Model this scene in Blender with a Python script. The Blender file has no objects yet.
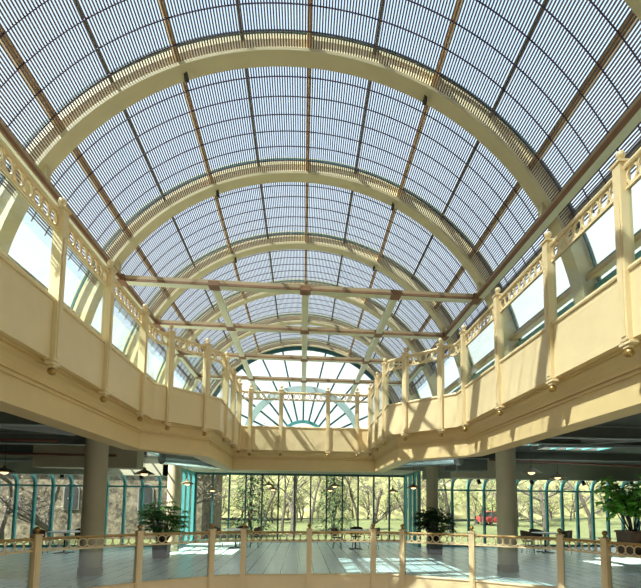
import bpy, bmesh, math, random
from mathutils import Vector, Matrix
PI = math.pi
R_ = math.radians
C = bpy.context.scene.collection
random.seed(7)

# ------------------------------------------------------------------ materials
def _mat(name):
    m = bpy.data.materials.new(name); m.use_nodes = True
    nt = m.node_tree
    return m, nt, nt.nodes, nt.links, nt.nodes['Principled BSDF']

def paint(name, col, rough=.5, metal=0., var=.06, scale=3., bump=0., spec=.5):
    m, nt, N, L, b = _mat(name)
    tc = N.new('ShaderNodeTexCoord'); nz = N.new('ShaderNodeTexNoise')
    nz.inputs['Scale'].default_value = scale; nz.inputs['Detail'].default_value = 4
    L.new(tc.outputs['Object'], nz.inputs['Vector'])
    r = N.new('ShaderNodeValToRGB')
    r.color_ramp.elements[0].position = .3; r.color_ramp.elements[1].position = .7
    r.color_ramp.elements[0].color = (*[c * (1 - var) for c in col], 1)
    r.color_ramp.elements[1].color = (*[min(1, c * (1 + var)) for c in col], 1)
    L.new(nz.outputs['Fac'], r.inputs['Fac']); L.new(r.outputs['Color'], b.inputs['Base Color'])
    b.inputs['Roughness'].default_value = rough; b.inputs['Metallic'].default_value = metal
    b.inputs['Specular IOR Level'].default_value = spec
    if bump:
        bp = N.new('ShaderNodeBump'); bp.inputs['Strength'].default_value = bump
        L.new(nz.outputs['Fac'], bp.inputs['Height']); L.new(bp.outputs['Normal'], b.inputs['Normal'])
    return m

def speckle(name, cols, scale, rough=.8, spec=.3):
    """several colours mixed by a fine voronoi and a broad noise"""
    m, nt, N, L, b = _mat(name)
    tc = N.new('ShaderNodeTexCoord'); v = N.new('ShaderNodeTexVoronoi'); v.inputs['Scale'].default_value = scale
    nz = N.new('ShaderNodeTexNoise'); nz.inputs['Scale'].default_value = scale * .22; nz.inputs['Detail'].default_value = 6
    L.new(tc.outputs['Object'], v.inputs['Vector']); L.new(tc.outputs['Object'], nz.inputs['Vector'])
    sep = N.new('ShaderNodeSeparateColor'); L.new(v.outputs['Color'], sep.inputs['Color'])
    ad = N.new('ShaderNodeMath'); ad.operation = 'MULTIPLY_ADD'; ad.inputs[1].default_value = .55
    ml = N.new('ShaderNodeMath'); ml.operation = 'MULTIPLY_ADD'; ml.inputs[1].default_value = 1.3; ml.inputs[2].default_value = -.42
    L.new(nz.outputs['Fac'], ml.inputs[0]); L.new(sep.outputs[0], ad.inputs[0]); L.new(ml.outputs[0], ad.inputs[2])
    r = N.new('ShaderNodeValToRGB'); cr = r.color_ramp
    n = len(cols)
    cr.elements[0].color = (*cols[0], 1); cr.elements[1].color = (*cols[-1], 1)
    for i in range(1, n - 1):
        e = cr.elements.new(i / (n - 1)); e.color = (*cols[i], 1)
    L.new(ad.outputs[0], r.inputs['Fac']); L.new(r.outputs['Color'], b.inputs['Base Color'])
    b.inputs['Roughness'].default_value = rough; b.inputs['Specular IOR Level'].default_value = spec
    return m

def translucent(m, amt=.45):
    nt = m.node_tree; N = nt.nodes; L = nt.links; b = N['Principled BSDF']; out = N['Material Output']
    t = N.new('ShaderNodeBsdfTranslucent'); mx = N.new('ShaderNodeMixShader'); mx.inputs['Fac'].default_value = amt
    src = b.inputs['Base Color'].links[0].from_socket
    L.new(src, t.inputs['Color']); L.new(b.outputs[0], mx.inputs[1]); L.new(t.outputs[0], mx.inputs[2]); L.new(mx.outputs[0], out.inputs['Surface'])
    return m

def glass(name, tint, refl=1.0):
    m = bpy.data.materials.new(name); m.use_nodes = True
    nt = m.node_tree; N = nt.nodes; L = nt.links; N.clear()
    out = N.new('ShaderNodeOutputMaterial'); mx = N.new('ShaderNodeMixShader')
    t = N.new('ShaderNodeBsdfTransparent'); t.inputs['Color'].default_value = (*tint, 1)
    g = N.new('ShaderNodeBsdfGlossy'); g.inputs['Roughness'].default_value = .02
    f = N.new('ShaderNodeLayerWeight'); f.inputs['Blend'].default_value = .5
    pw = N.new('ShaderNodeMath'); pw.operation = 'POWER'; pw.inputs[1].default_value = 5.
    mu = N.new('ShaderNodeMath'); mu.operation = 'MULTIPLY_ADD'; mu.inputs[1].default_value = .9 * refl; mu.inputs[2].default_value = .035 * refl
    L.new(f.outputs['Facing'], pw.inputs[0])
    L.new(pw.outputs[0], mu.inputs[0]); L.new(mu.outputs[0], mx.inputs['Fac'])
    L.new(t.outputs[0], mx.inputs[1]); L.new(g.outputs[0], mx.inputs[2]); L.new(mx.outputs[0], out.inputs['Surface'])
    return m

def emit(name, col, s):
    m, nt, N, L, b = _mat(name)
    b.inputs['Base Color'].default_value = (*col, 1)
    b.inputs['Emission Color'].default_value = (*col, 1); b.inputs['Emission Strength'].default_value = s
    return m

def tiles(name):
    m, nt, N, L, b = _mat(name)
    tc = N.new('ShaderNodeTexCoord'); mp = N.new('ShaderNodeMapping')
    mp.inputs['Rotation'].default_value = (0, 0, R_(90))
    br = N.new('ShaderNodeTexBrick'); br.offset = .5
    br.inputs['Scale'].default_value = 1.0
    br.inputs['Brick Width'].default_value = 1.5; br.inputs['Row Height'].default_value = .42
    br.inputs['Mortar Size'].default_value = .014; br.inputs['Mortar Smooth'].default_value = .1
    br.inputs['Color1'].default_value = (.70, .86, .81, 1); br.inputs['Color2'].default_value = (.66, .81, .76, 1)
    br.inputs['Mortar'].default_value = (.12, .14, .14, 1)
    L.new(tc.outputs['Object'], mp.inputs['Vector']); L.new(mp.outputs[0], br.inputs['Vector'])
    L.new(br.outputs['Color'], b.inputs['Base Color'])
    b.inputs['Roughness'].default_value = .27; b.inputs['Specular IOR Level'].default_value = .6
    return m

CREAM = (.74, .56, .29)
M = dict(
    cream=paint('cream_paint', CREAM, .42, var=.03),
    arch=paint('arch_paint', (.58, .49, .28), .5, var=.03),
    tan=paint('tan_steel', (.38, .28, .15), .5, var=.06),
    ptran=paint('pale_teal_frame', (.50, .62, .58), .4, var=.05),
    fascia=paint('fascia_paint', (.68, .49, .22), .5, var=.03),
    gold=paint('gold_paint', (.40, .24, .07), .3, metal=.7, var=.1),
    handrail=paint('gilt_handrail', (.42, .26, .085), .3, metal=.35, var=.1),
    brown=paint('red_brown_steel', (.22, .105, .045), .55, var=.15),
    colbase=paint('column_base', (.42, .35, .23), .6, var=.04),
    beam=paint('pale_green_steel', (.66, .68, .48), .5, var=.05),
    slat=paint('bronze_slat', (.16, .10, .085), .55, var=.1),
    hoop=paint('dark_hoop', (.055, .025, .045), .5, var=.1),
    purlin=paint('tan_purlin', (.78, .56, .26), .5, var=.05),
    thin=paint('dark_green_bar', (.05, .085, .06), .5, var=.05),
    teal=paint('teal_frame', (.09, .34, .34), .35, var=.05),
    dteal=paint('dark_teal_frame', (.02, .10, .10), .4, var=.05),
    grey=paint('grey_metal', (.30, .31, .29), .5, var=.08),
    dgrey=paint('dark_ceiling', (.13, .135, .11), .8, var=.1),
    bulk=paint('grey_plaster', (.40, .38, .28), .8, var=.05),
    column=paint('column_plaster', (.55, .46, .30), .6, var=.04),
    zinc=paint('galvanised_duct', (.5, .55, .55), .25, metal=.9, var=.1),
    pipe=paint('red_pipe', (.22, .08, .05), .5, var=.1),
    black=paint('black_metal', (.025, .022, .02), .4, var=.1),
    lampshade=paint('lamp_enamel', (.23, .19, .12), .4, var=.1),
    bulb=emit('lamp_glow', (1, .66, .30), 1.6),
    glass=glass('clear_glass', (.93, .97, .955), .9),
    wglass=glass('window_glass', (.95, .985, .97), .8),
    vglass=glass('blue_roof_glass', (.84, .91, .97), .7),
    floor=tiles('grey_tile'),
    lowfloor=paint('brown_stone_floor', (.26, .20, .13), .5, var=.1),
    concrete=paint('concrete', (.35, .34, .31), .8, var=.1),
    roof=paint('roof_gravel', (.42, .42, .40), .9, var=.1),
    table=paint('pale_laminate', (.62, .64, .60), .35, var=.03),
    chair=paint('brown_chair', (.10, .065, .045), .45, var=.15),
    planter=paint('brown_planter', (.14, .075, .05), .6, var=.2),
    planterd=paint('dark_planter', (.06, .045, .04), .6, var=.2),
    soil=paint('soil', (.05, .035, .02), .95, var=.3, scale=20),
    bark=speckle('grey_bark', [(.04, .033, .026), (.085, .07, .055), (.14, .12, .095)], 9),
    leafg=speckle('palm_leaf', [(.03, .12, .02), (.10, .30, .05), (.24, .48, .12)], 5, .4),
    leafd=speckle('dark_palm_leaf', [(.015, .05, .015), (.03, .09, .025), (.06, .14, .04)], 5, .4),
    leaff=speckle('fig_leaf', [(.10, .30, .03), (.26, .58, .09), (.55, .80, .28)], 4, .35),
    spring=speckle('spring_leaf', [(.22, .27, .08), (.36, .41, .15), (.48, .50, .24)], 3),
    buds=speckle('tree_buds', [(.24, .21, .14), (.36, .32, .21), (.44, .40, .26)], 3),
    needle=speckle('conifer_needles', [(.015, .035, .012), (.035, .07, .022), (.08, .12, .04)], 4),
    lawn=speckle('lawn', [(.07, .085, .026), (.11, .125, .045), (.16, .155, .075)], 2.),
    hill=speckle('wooded_slope', [(.03, .027, .015), (.11, .10, .045), (.19, .185, .075), (.31, .29, .17)], 1.5),
    brick=speckle('mossy_rubble_stone', [(.02, .016, .012), (.085, .068, .045), (.17, .14, .095), (.27, .23, .16)], 7.5),
    slate=paint('slate_roof', (.20, .185, .16), .8, var=.2),
    wdark=paint('dark_window', (.03, .032, .032), .7, var=.2, spec=.2),
    red=paint('red_car_paint', (.50, .05, .05), .3, var=.05),
    tyre=paint('tyre', (.02, .02, .02), .8, var=.1),
)

for k_ in ('leafg', 'leafd', 'leaff', 'spring', 'buds'): translucent(M[k_])

# ------------------------------------------------------------------ mesh helpers
class MB:
    def __init__(s): s.bm = bmesh.new()
    def poly(s, pts):
        try: return s.bm.faces.new([s.bm.verts.new(p) for p in pts])
        except ValueError: return None
    def hexa(s, b, t):
        vb = [s.bm.verts.new(p) for p in b]; vt = [s.bm.verts.new(p) for p in t]
        n = len(vb); f = s.bm.faces.new
        f(vb[::-1]); f(vt)
        for i in range(n):
            j = (i + 1) % n; f((vb[i], vb[j], vt[j], vt[i]))
        return s
    def box(s, c, d, rz=0., bev=0.):
        cx, cy, cz = c; x, y, z = d[0] / 2, d[1] / 2, d[2] / 2
        ca, sa = math.cos(rz), math.sin(rz)
        q = [(-x, -y), (x, -y), (x, y), (-x, y)]
        q = [(cx + a * ca - b * sa, cy + a * sa + b * ca) for a, b in q]
        if bev:
            k = bev
            q2 = [(-x + k, -y + k), (x - k, -y + k), (x - k, y - k), (-x + k, y - k)]
            q2 = [(cx + a * ca - b * sa, cy + a * sa + b * ca) for a, b in q2]
            rings = [(q2, cz - z), (q, cz - z + k), (q, cz + z - k), (q2, cz + z)]
            vs = [[s.bm.verts.new((*p, h)) for p in r] for r, h in rings]
            s.bm.faces.new(vs[0][::-1]); s.bm.faces.new(vs[-1])
            for a, b in zip(vs, vs[1:]):
                for i in range(4):
                    j = (i + 1) % 4; s.bm.faces.new((a[i], a[j], b[j], b[i]))
            return s
        return s.hexa([(*p, cz - z) for p in q], [(*p, cz + z) for p in q])
    def box2(s, x0, x1, y0, y1, z0, z1, bev=0.):
        return s.box(((x0 + x1) / 2, (y0 + y1) / 2, (z0 + z1) / 2), (x1 - x0, y1 - y0, z1 - z0), 0, bev)
    def prism(s, pts, z0, z1):
        return s.hexa([(x, y, z0) for x, y in pts], [(x, y, z1) for x, y in pts])
    def bar(s, a, b, w, h=None, up=(0, 0, 1)):
        a, b = Vector(a), Vector(b); h = h or w
        d = (b - a).normalized(); u = Vector(up)
        if abs(d.dot(u)) > .98: u = Vector((0, 1, 0))
        x = d.cross(u).normalized(); y = x.cross(d)
        q = [(-w / 2, -h / 2), (w / 2, -h / 2), (w / 2, h / 2), (-w / 2, h / 2)]
        return s.hexa([a + x * p + y * r for p, r in q], [b + x * p + y * r for p, r in q])
    def tube(s, pts, r, n=8):
        pts = [Vector(p) for p in pts]
        rr = r if isinstance(r, (list, tuple)) else [r] * len(pts)
        prev = None; ref = None
        for i, p in enumerate(pts):
            d = (pts[min(i + 1, len(pts) - 1)] - pts[max(i - 1, 0)])
            d = d.normalized() if d.length > 1e-9 else Vector((0, 0, 1))
            if ref is None:
                ref = d.orthogonal().normalized()
            ref = (ref - d * ref.dot(d))
            ref = ref.normalized() if ref.length > 1e-6 else d.orthogonal().normalized()
            y = d.cross(ref)
            ring = [s.bm.verts.new(p + ref * (math.cos(2 * PI * k / n) * rr[i]) + y * (math.sin(2 * PI * k / n) * rr[i])) for k in range(n)]
            if prev is None: s.bm.faces.new(ring[::-1])
            else:
                for k in range(n):
                    j = (k + 1) % n; s.bm.faces.new((prev[k], prev[j], ring[j], ring[k]))
            prev = ring
        s.bm.faces.new(prev)
        return s
    def lathe(s, prof, c=(0, 0, 0), n=20):
        rings = []
        for r, z in prof:
            if r < 1e-5: rings.append([s.bm.verts.new((c[0], c[1], c[2] + z))])
            else: rings.append([s.bm.verts.new((c[0] + r * math.cos(2 * PI * k / n), c[1] + r * math.sin(2 * PI * k / n), c[2] + z)) for k in range(n)])
        for a, b in zip(rings, rings[1:]):
            for k in range(n):
                j = (k + 1) % n
                v = [a[k % len(a)], a[j % len(a)], b[j % len(b)], b[k % len(b)]]
                u = []
                for q in v:
                    if q not in u: u.append(q)
                if len(u) > 2:
                    try: s.bm.faces.new(u)
                    except ValueError: pass
        for e in (rings[0], rings[-1]):
            if len(e) > 2:
                try: s.bm.faces.new(e)
                except ValueError: pass
        return s
    def ball(s, c, r, n=12):
        m = 8
        return s.lathe([(r * math.sin(PI * i / m), -r * math.cos(PI * i / m)) for i in range(m + 1)], c, n)
    def arc(s, r0, r1, y0, y1, a0, a1, n, cx=0., cz=0.):
        """box-section ring segment in the XZ plane; angles in degrees from vertical, + to the right"""
        prev = None
        for i in range(n + 1):
            a = R_(a0 + (a1 - a0) * i / n); sa, ca = math.sin(a), math.cos(a)
            q = [(r0, y0), (r0, y1), (r1, y1), (r1, y0)]
            ring = [s.bm.verts.new((cx + r * sa, y, cz + r * ca)) for r, y in q]
            if prev is None: s.bm.faces.new(ring[::-1])
            else:
                for k in range(4):
                    j = (k + 1) % 4; s.bm.faces.new((prev[k], prev[j], ring[j], ring[k]))
            prev = ring
        s.bm.faces.new(prev)
        return s
    def sweep(s, path, prof):
        """closed profile [(offset to the right of the path, z)] swept along a 2D path with mitres"""
        P = [Vector(p) for p in path]; n = len(P); prev = None
        for i in range(n):
            ds = []
            if i > 0: ds.append((P[i] - P[i - 1]).normalized())
            if i < n - 1: ds.append((P[i + 1] - P[i]).normalized())
            ns = [Vector((d.y, -d.x)) for d in ds]
            if len(ns) == 2:
                nn = (ns[0] + ns[1]).normalized(); nn = nn / max(.3, nn.dot(ns[0]))
            else: nn = ns[0]
            ring = [s.bm.verts.new((P[i].x + nn.x * o, P[i].y + nn.y * o, z)) for o, z in prof]
            k = len(ring)
            if prev is None: s.bm.faces.new(ring[::-1])
            else:
                for a in range(k):
                    b = (a + 1) % k; s.bm.faces.new((prev[a], prev[b], ring[b], ring[a]))
            prev = ring
        s.bm.faces.new(prev)
        return s
    def ring(s, c, t, r, w, d, n=18, sx=1.):
        """flat annulus standing upright; c centre, t tangent (2D), w band width, d thickness"""
        t3 = Vector((t[0], t[1], 0)); nn = Vector((t[1], -t[0], 0)); c = Vector(c); prev = None; first = None
        for k in range(n):
            a = 2 * PI * k / n
            e = t3 * (math.cos(a) * sx) + Vector((0, 0, math.sin(a)))
            q = [c + e * (r - w) - nn * d / 2, c + e * (r - w) + nn * d / 2, c + e * r + nn * d / 2, c + e * r - nn * d / 2]
            rg = [s.bm.verts.new(p) for p in q]
            if prev:
                for i in range(4):
                    j = (i + 1) % 4; s.bm.faces.new((prev[i], prev[j], rg[j], rg[i]))
            else: first = rg
            prev = rg
        for i in range(4):
            j = (i + 1) % 4; s.bm.faces.new((prev[i], prev[j], first[j], first[i]))
        return s
    def build(s, name, mat, parent=None, smooth=False, local=False):
        me = bpy.data.meshes.new(name)
        bmesh.ops.recalc_face_normals(s.bm, faces=s.bm.faces)
        s.bm.to_mesh(me); s.bm.free()
        o = bpy.data.objects.new(name, me); C.objects.link(o); me.materials.append(mat)
        if parent:
            o.parent = parent
            if not local:
                q = parent; off = Vector((0, 0, 0))
                while q: off += q.location; q = q.parent
                me.transform(Matrix.Translation(-off))
        elif not local and len(me.vertices):
            co = [v.co for v in me.vertices]
            c = Vector(((min(v.x for v in co) + max(v.x for v in co)) / 2, (min(v.y for v in co) + max(v.y for v in co)) / 2, min(v.z for v in co)))
            me.transform(Matrix.Translation(-c)); o.location = c
        if smooth:
            for p in me.polygons: p.use_smooth = True
            try: me.set_sharp_from_angle(angle=R_(38))
            except Exception: pass
        return o

def tag(o, label, cat, group=None, kind=None):
    if label: o['label'] = label
    if cat: o['category'] = cat
    if group: o['group'] = group
    if kind: o['kind'] = kind
    return o
def thing(name, label, cat, loc=(0, 0, 0), rz=0., group=None):
    o = bpy.data.objects.new(name, None); C.objects.link(o)
    o.empty_display_size = .2; o.location = loc; o.rotation_euler = (0, 0, rz)
    return tag(o, label, cat, group)
def struct(name, mb, mat, smooth=False):
    o = mb.build(name, mat, None, smooth); o['kind'] = 'structure'; return o
def dup(root, loc, rz, label, group=None):
    r = root.copy(); C.objects.link(r); r.location = loc; r.rotation_euler = (0, 0, rz); r['label'] = label
    if group: r['group'] = group
    for ch in list(root.children):
        c = ch.copy(); C.objects.link(c); c.parent = r
        for g in list(ch.children):
            d = g.copy(); C.objects.link(d); d.parent = c
    return r
ORD = ['first', 'second', 'third', 'fourth', 'fifth', 'sixth', 'seventh', 'eighth', 'ninth', 'tenth']

# ------------------------------------------------------------------ layout (metres, lower floor z = 0, eye 1.7)
RA, ZC = 4.2, 4.17                 # vault radius and springing height
RS, RG = 4.265, 4.5                 # slats, glass
PITCH, AB = 2.52, 6.49             # arch spacing, back face of the nearest full arch
AW = .26                           # arch width
STEP = 90 / 7                      # glazing module in degrees
GABLE = AB + 5 * PITCH             # 19.09
arch_back = [AB + PITCH * k for k in range(-3, 6)]

RING = [(-2.91, -1.2), (-2.91, 9.18), (-1.84, 10.38), (-1.84, 13.91), (1.98, 13.91), (1.98, 10.52), (3.19, 9.20), (3.19, -1.2)]
ZB, ZSOL, ZR = 3.36, 4.06, 5.16    # panel bottom, top of solid part, top of handrail

# ------------------------------------------------------------------ setting: floor, ceilings, walls
VOID = [(-1.8, 11.62), (-3.5, 10.55), (-4.92, 9.23), (-5.42, 8.0), (-5.6, 5.5), (-4.4, 3.1), (-2., 1.3), (2.4, 1.3), (4.8, 3.1), (6.25, 5.5), (6.2, 7.4), (5.8, 8.40), (5.46, 9.37), (3.96, 10.55), (2.17, 11.62)]
fl = MB()
X0, X1, Y0, Y1 = -17., 18.5, -3.2, 19.46
lv = VOID
left = [(.18, 11.62)] + [lv[i] for i in range(0, 7)] + [(.18, 1.3), (.18, Y0), (X0, Y0), (X0, Y1), (-5.05, Y1), (-5.05, 22.2), (.18, 22.2)]
right = [(.18, 11.62), (2.17, 11.62)] + lv[13:6:-1][0:0] + [lv[13], lv[12], lv[11], lv[10], lv[9], lv[8], lv[7]] + [(.18, 1.3), (.18, Y0), (X1, Y0), (X1, Y1), (5.05, Y1), (5.05, 22.2), (.18, 22.2)]
fl.prism(left, -.3, 0.); fl.prism(right, -.3, 0.)
struct('floor', fl, M['floor'])
b = MB(); b.box2(-9, 9, -3, 16, -4.3, -4.1)
struct('lower_floor', b, M['lowfloor'])

# upper deck between balcony and vault
dk = MB()
offL = [(-2.97, -1.2), (-2.97, 9.20), (-1.90, 10.40), (-1.90, 13.97)]
offR = [(2.04, 13.97), (2.04, 10.54), (3.25, 9.23), (3.25, -1.2)]
dk.prism([(-4.75, -1.2)] + offL + [(.05, 13.97), (.05, 19.2), (-4.75, 19.2)], 3.52, 4.05)
dk.prism([(.05, 13.97)] + offR + [(4.75, -1.2), (4.75, 19.2), (.05, 19.2)], 3.52, 4.05)
struct('ceiling_upper_deck', dk, M['concrete'])

# lower storey roof slab with three skylight openings
sl = MB(); Z0, Z1 = 3.52, 3.57
sky_open = [(7.3, 9.4, 12.0, 13.75), (6.35, 6.95, 11.6, 12.9)]
def slab_with_holes(mb, x0, x1, y0, y1, holes):
    xs = sorted({x0, x1, *[h[0] for h in holes], *[h[1] for h in holes]})
    ys = sorted({y0, y1, *[h[2] for h in holes], *[h[3] for h in holes]})
    for a, b_ in zip(xs, xs[1:]):
        for c, d in zip(ys, ys[1:]):
            mx, my = (a + b_) / 2, (c + d) / 2
            if any(h[0] < mx < h[1] and h[2] < my < h[3] for h in holes): continue
            mb.box2(a, b_, c, d, Z0, Z1)
left_open = (-7.3, -4.95, 15.2, 18.0)
slab_with_holes(sl, 4.75, X1, Y0, 18.95, sky_open)
slab_with_holes(sl, X0, -4.75, Y0, 18.95, [left_open])
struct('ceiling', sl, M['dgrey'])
b = MB(); b.box2(-5.15, 5.15, 19.2, 22.3, 3.22, 3.42); b.box2(-5.15, 5.15, 18.96, 19.2, 3.22, 4.05)
struct('ceiling_bay', b, M['bulk'])
for i, h in enumerate(sky_open + [left_open]):
    b = MB(); b.box2(h[0], h[1], h[2], h[3], 3.555, 3.565)
    w = struct('window_%d' % (i + 6), b, M['wglass'])
    f = MB(); nb = max(2, round((h[1] - h[0]) / .5))
    for k in range(nb + 1):
        x = h[0] + (h[1] - h[0]) * k / nb
        f.box2(x - .03, x + .03, h[2], h[3], 3.525, 3.555)
    f.build('window_frame', M['teal'], w)

b = MB(); b.box2(X0 - .2, X0, Y0, Y1, 0, 3.57); struct('wall_left', b, M['bulk'])
b = MB(); b.box2(X1, X1 + .2, Y0, Y1, 0, 3.57); struct('wall_right', b, M['bulk'])
b = MB(); b.box2(X0, X1, Y0 - .2, Y0, 0, 3.57); b.box2(-4.8, 4.8, -1.45, -1.25, 3.4, 8.8); struct('wall_back_and_light_block', b, M['bulk'])  # upper box: unseen solid end of the vault, added to cut light from behind
# bulkheads above the curved glazing
b = MB(); b.box2(X0, -5.1, 18.1, 18.3, 2.80, 3.52); b.box2(X0, -5.1, 18.3, 18.96, 2.92, 3.02); b.box2(-5.3, -5.1, 18.1, 19.2, 2.80, 3.52)
struct('wall_bulkhead_left', b, M['bulk'])
b = MB(); b.box2(5.1, X1, 18.1, 18.3, 2.84, 3.52); b.box2(5.1, X1, 18.3, 18.96, 2.92, 3.02); b.box2(5.1, 5.3, 18.1, 19.2, 2.84, 3.52)
struct('wall_bulkhead_right', b, M['bulk'])
b = MB(); b.box2(-7.9, -4.95, 14.3, 14.9, 2.78, 3.52); struct('trim_1', b, M['column'])
b = MB(); b.box2(5.35, 7.2, 15.6, 16.2, 2.72, 3.52); struct('trim_2', b, M['column'])

# entablature under the balcony: fascia, mouldings, cornice soffit
en = MB()
prof = [(-.62, 2.78), (-.27, 2.78), (-.27, 3.09), (-.24, 3.09), (-.24, 3.115), (-.26, 3.125), (-.26, 3.14), (-.225, 3.14), (-.225, 3.165), (-.245, 3.175),
        (-.235, 3.23), (-.20, 3.285), (-.15, 3.32), (-.15, 3.34), (-.10, 3.34), (-.10, 3.358), (-.055, 3.358), (-.055, 3.375), (-.62, 3.53)]
en.sweep(RING, prof)
struct('trim_3', en, M['fascia'])

# ------------------------------------------------------------------ barrel vault
# roof glazing (clear glass shell) with its purlins and glazing bars
gl = MB()
gl.arc(RG, RG + .012, arch_back[0], GABLE, -68, 68, 76, 0, ZC)
vault = struct('window_1', gl, M['vglass'], True)
for a0, a1 in ((-91.4, -68), (68, 91.4)):
    gl = MB(); gl.arc(RG, RG + .012, arch_back[0], GABLE, a0, a1, 12, 0, ZC); gl.build('clear_pane', M['wglass'], vault, True)
for k in range(-6, 7):
    a = R_(k * STEP); thick = (k % 2 == 0); sa, ca = math.sin(a), math.cos(a)
    w, r0 = (.055, 4.30) if thick else (.04, 4.40)
    m_ = (r0 + RG) / 2
    p = MB(); p.bar((m_ * sa, arch_back[0], ZC + m_ * ca), (m_ * sa, GABLE, ZC + m_ * ca), w, RG - r0, up=(sa, 0, ca))
    if thick:   # flanged section
        for r, ww, hh in ((r0 + .012, .075, .024),):
            p.bar((r * sa, arch_back[0], ZC + r * ca), (r * sa, GABLE, ZC + r * ca), ww, hh, up=(sa, 0, ca))
    p.build('purlin' if thick else 'glazing_bar', M['purlin'] if thick else M['thin'], vault)
for s in (-1, 1):
    for deg, w, mt, dep in ((76.2, .10, 'grey', .10), (79.3, .12, 'teal', .08)):
        a = R_(s * deg); sa, ca = math.sin(a), math.cos(a); r = RG - dep / 2
        p = MB(); p.bar((r * sa, arch_back[0], ZC + r * ca), (r * sa, GABLE, ZC + r * ca), w, dep, up=(sa, 0, ca))
        p.build('sill_rail', M[mt], vault)
for yb in arch_back:
    p = MB()
    if yb < GABLE - .1: p.arc(4.46, RG, yb, yb + .03, -91.4, 91.4, 70, 0, ZC)
    p.arc(4.46, RG, yb - AW - .03, yb - AW, -91.4, 91.4, 70, 0, ZC)
    p.build('glazing_frame', M['dteal'], vault, True)

ARCH_LABEL = {3: 'cream box roof arch in the top right corner, nearest the viewer and mostly out of frame',
              2: None}
names = {0: None, 1: None, 2: 'cream roof arch showing only as a brown soffit in the top right corner',
         3: 'largest whole cream roof arch, nearest the viewer, framing all the others',
         4: 'second whole cream roof arch from the viewer, springing beside the first tie beam',
         5: 'third whole cream roof arch from the viewer, crossed by the nearest tie beam',
         6: 'fourth cream roof arch from the viewer, just under the nearest tie beam at its crown',
         7: 'fifth cream roof arch from the viewer, last one before the glazed end wall',
         8: 'farthest and smallest cream roof arch, edging the sunburst end window'}
def arch_mesh(yb):
    a = MB(); y0 = yb - AW
    a.arc(RA + .05, RG + .06, y0 + .03, yb - .03, -91.4, 91.4, 96, 0, ZC)
    return a
for i, yb in enumerate(arch_back):
    if names[i] is None:
        b = arch_mesh(yb); b.arc(RA, RA + .05, yb - AW, yb, -91.4, 91.4, 96, 0, ZC)
        struct('trim_%d' % (10 + i), b, M['arch']); continue
    t = thing('roof_arch', names[i], 'arch', (0, yb - AW / 2, 4.05), group='roof arches of the vault')
    arch_mesh(yb).build('arch_web', M['arch'], t, True)
    b = MB(); b.arc(RA, RA + .05, yb - AW, yb, -91.4, 91.4, 96, 0, ZC)
    b.build('arch_flange', M['arch'], t, True)
    if 3 <= i <= 5:
        for s, side in ((-1, 'left'), (1, 'right')):
            a_ = R_(s * 25); c = Vector((RA * math.sin(a_), yb - AW / 2, ZC + RA * math.cos(a_)))
            which = {3: 'largest, nearest whole roof arch', 4: 'second whole roof arch', 5: 'third whole roof arch'}[i]
            d = thing('spotlight', 'tiny dark spotlight under the %s side of the %s' % (side, which), 'spotlight', c - Vector((0, 0, .10)), group='spotlights under the arches')
            q = MB(); q.tube([c, c - Vector((0, 0, .05))], .012, 8); q.build('bracket', M['black'], d)
            q = MB(); q.tube([c + Vector((0, -.04, -.06)), c + Vector((0, .05, -.10))], [.028, .036], 10); q.build('lamp_housing', M['black'], d, True)

# louvre screens: one per bay between arches
HOOP0, HSTEP = 5.995, .354
scr_label = ['large slatted sunshade along the top edge of the photo, before the largest arch',
             'slatted sunshade just behind the largest whole arch',
             'slatted sunshade between the second and third whole arches, behind the first tie beam',
             'slatted sunshade between the third and fourth whole arches',
             'slatted sunshade between the fourth and fifth arches, above the second tie beam',
             'farthest slatted sunshade, in front of the sunburst end window arch']
def slats(y0, y1):
    s = MB(); N_ = 24
    lim = 68.
    k = -int(lim / (STEP / N_))
    while k * STEP / N_ <= lim:
        a = R_((k + .5) * STEP / N_); sa, ca = math.sin(a), math.cos(a); r = RS
        s.bar((r * sa, y0, ZC + r * ca), (r * sa, y1, ZC + r * ca), .0208, .005, up=(sa, 0, ca)); k += 1
    return s
def hoop(y):
    h = MB(); h.arc(RS - .019, RS - .007, y - .006, y + .006, -68.2, 68.2, 70, 0, ZC); return h
for i in range(len(arch_back) - 1):
    y0, y1 = arch_back[i] - .02, arch_back[i + 1] - AW + .02
    hs = [HOOP0 + HSTEP * k for k in range(-30, 50) if y0 + .03 < HOOP0 + HSTEP * k < y1 - .03]
    if i < 2:
        o = struct('trim_%d' % (20 + i), slats(y0, y1), M['slat']); continue
    t = thing('slatted_sunshade', scr_label[i - 2], 'sunshade', (0, (y0 + y1) / 2, 5.7), group='slatted sunshades under the roof glass')
    slats(y0, y1).build('slats', M['slat'], t)
    for y in hs: hoop(y).build('hoop', M['hoop'], t)

# gable end window with sunburst mullions
g = MB(); pts = [(4.2 * math.sin(R_(a)), 4.2 * math.cos(R_(a))) for a in [x * 3 for x in range(-30, 31)]]
yg = GABLE - .10
g.hexa([(x, yg, ZC + z) for x, z in pts], [(x, yg + .012, ZC + z) for x, z in pts])
gw = struct('window_2', g, M['wglass'])
p = MB(); p.arc(2.24, 2.50, yg - .14, yg - .02, -90, 90, 50, 0, ZC); p.build('arched_transom', M['ptran'], gw, True)
p = MB(); p.arc(.94, 1.06, yg - .10, yg - .01, -90, 90, 30, 0, ZC); p.build('hub_ring', M['teal'], gw, True)
p = MB(); p.arc(4.05, 4.2, yg - .10, yg - .01, -90, 90, 60, 0, ZC); p.build('outer_frame', M['dteal'], gw, True)
for k in range(-6, 7):
    a = R_(k * STEP); sa, ca = math.sin(a), math.cos(a)
    p = MB(); p.bar((sa, yg - .05, ZC + ca), (4.1 * sa, yg - .05, ZC + 4.1 * ca), .07, .07, up=(0, 1, 0)); p.build('mullion', M['dteal'], gw)

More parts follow.
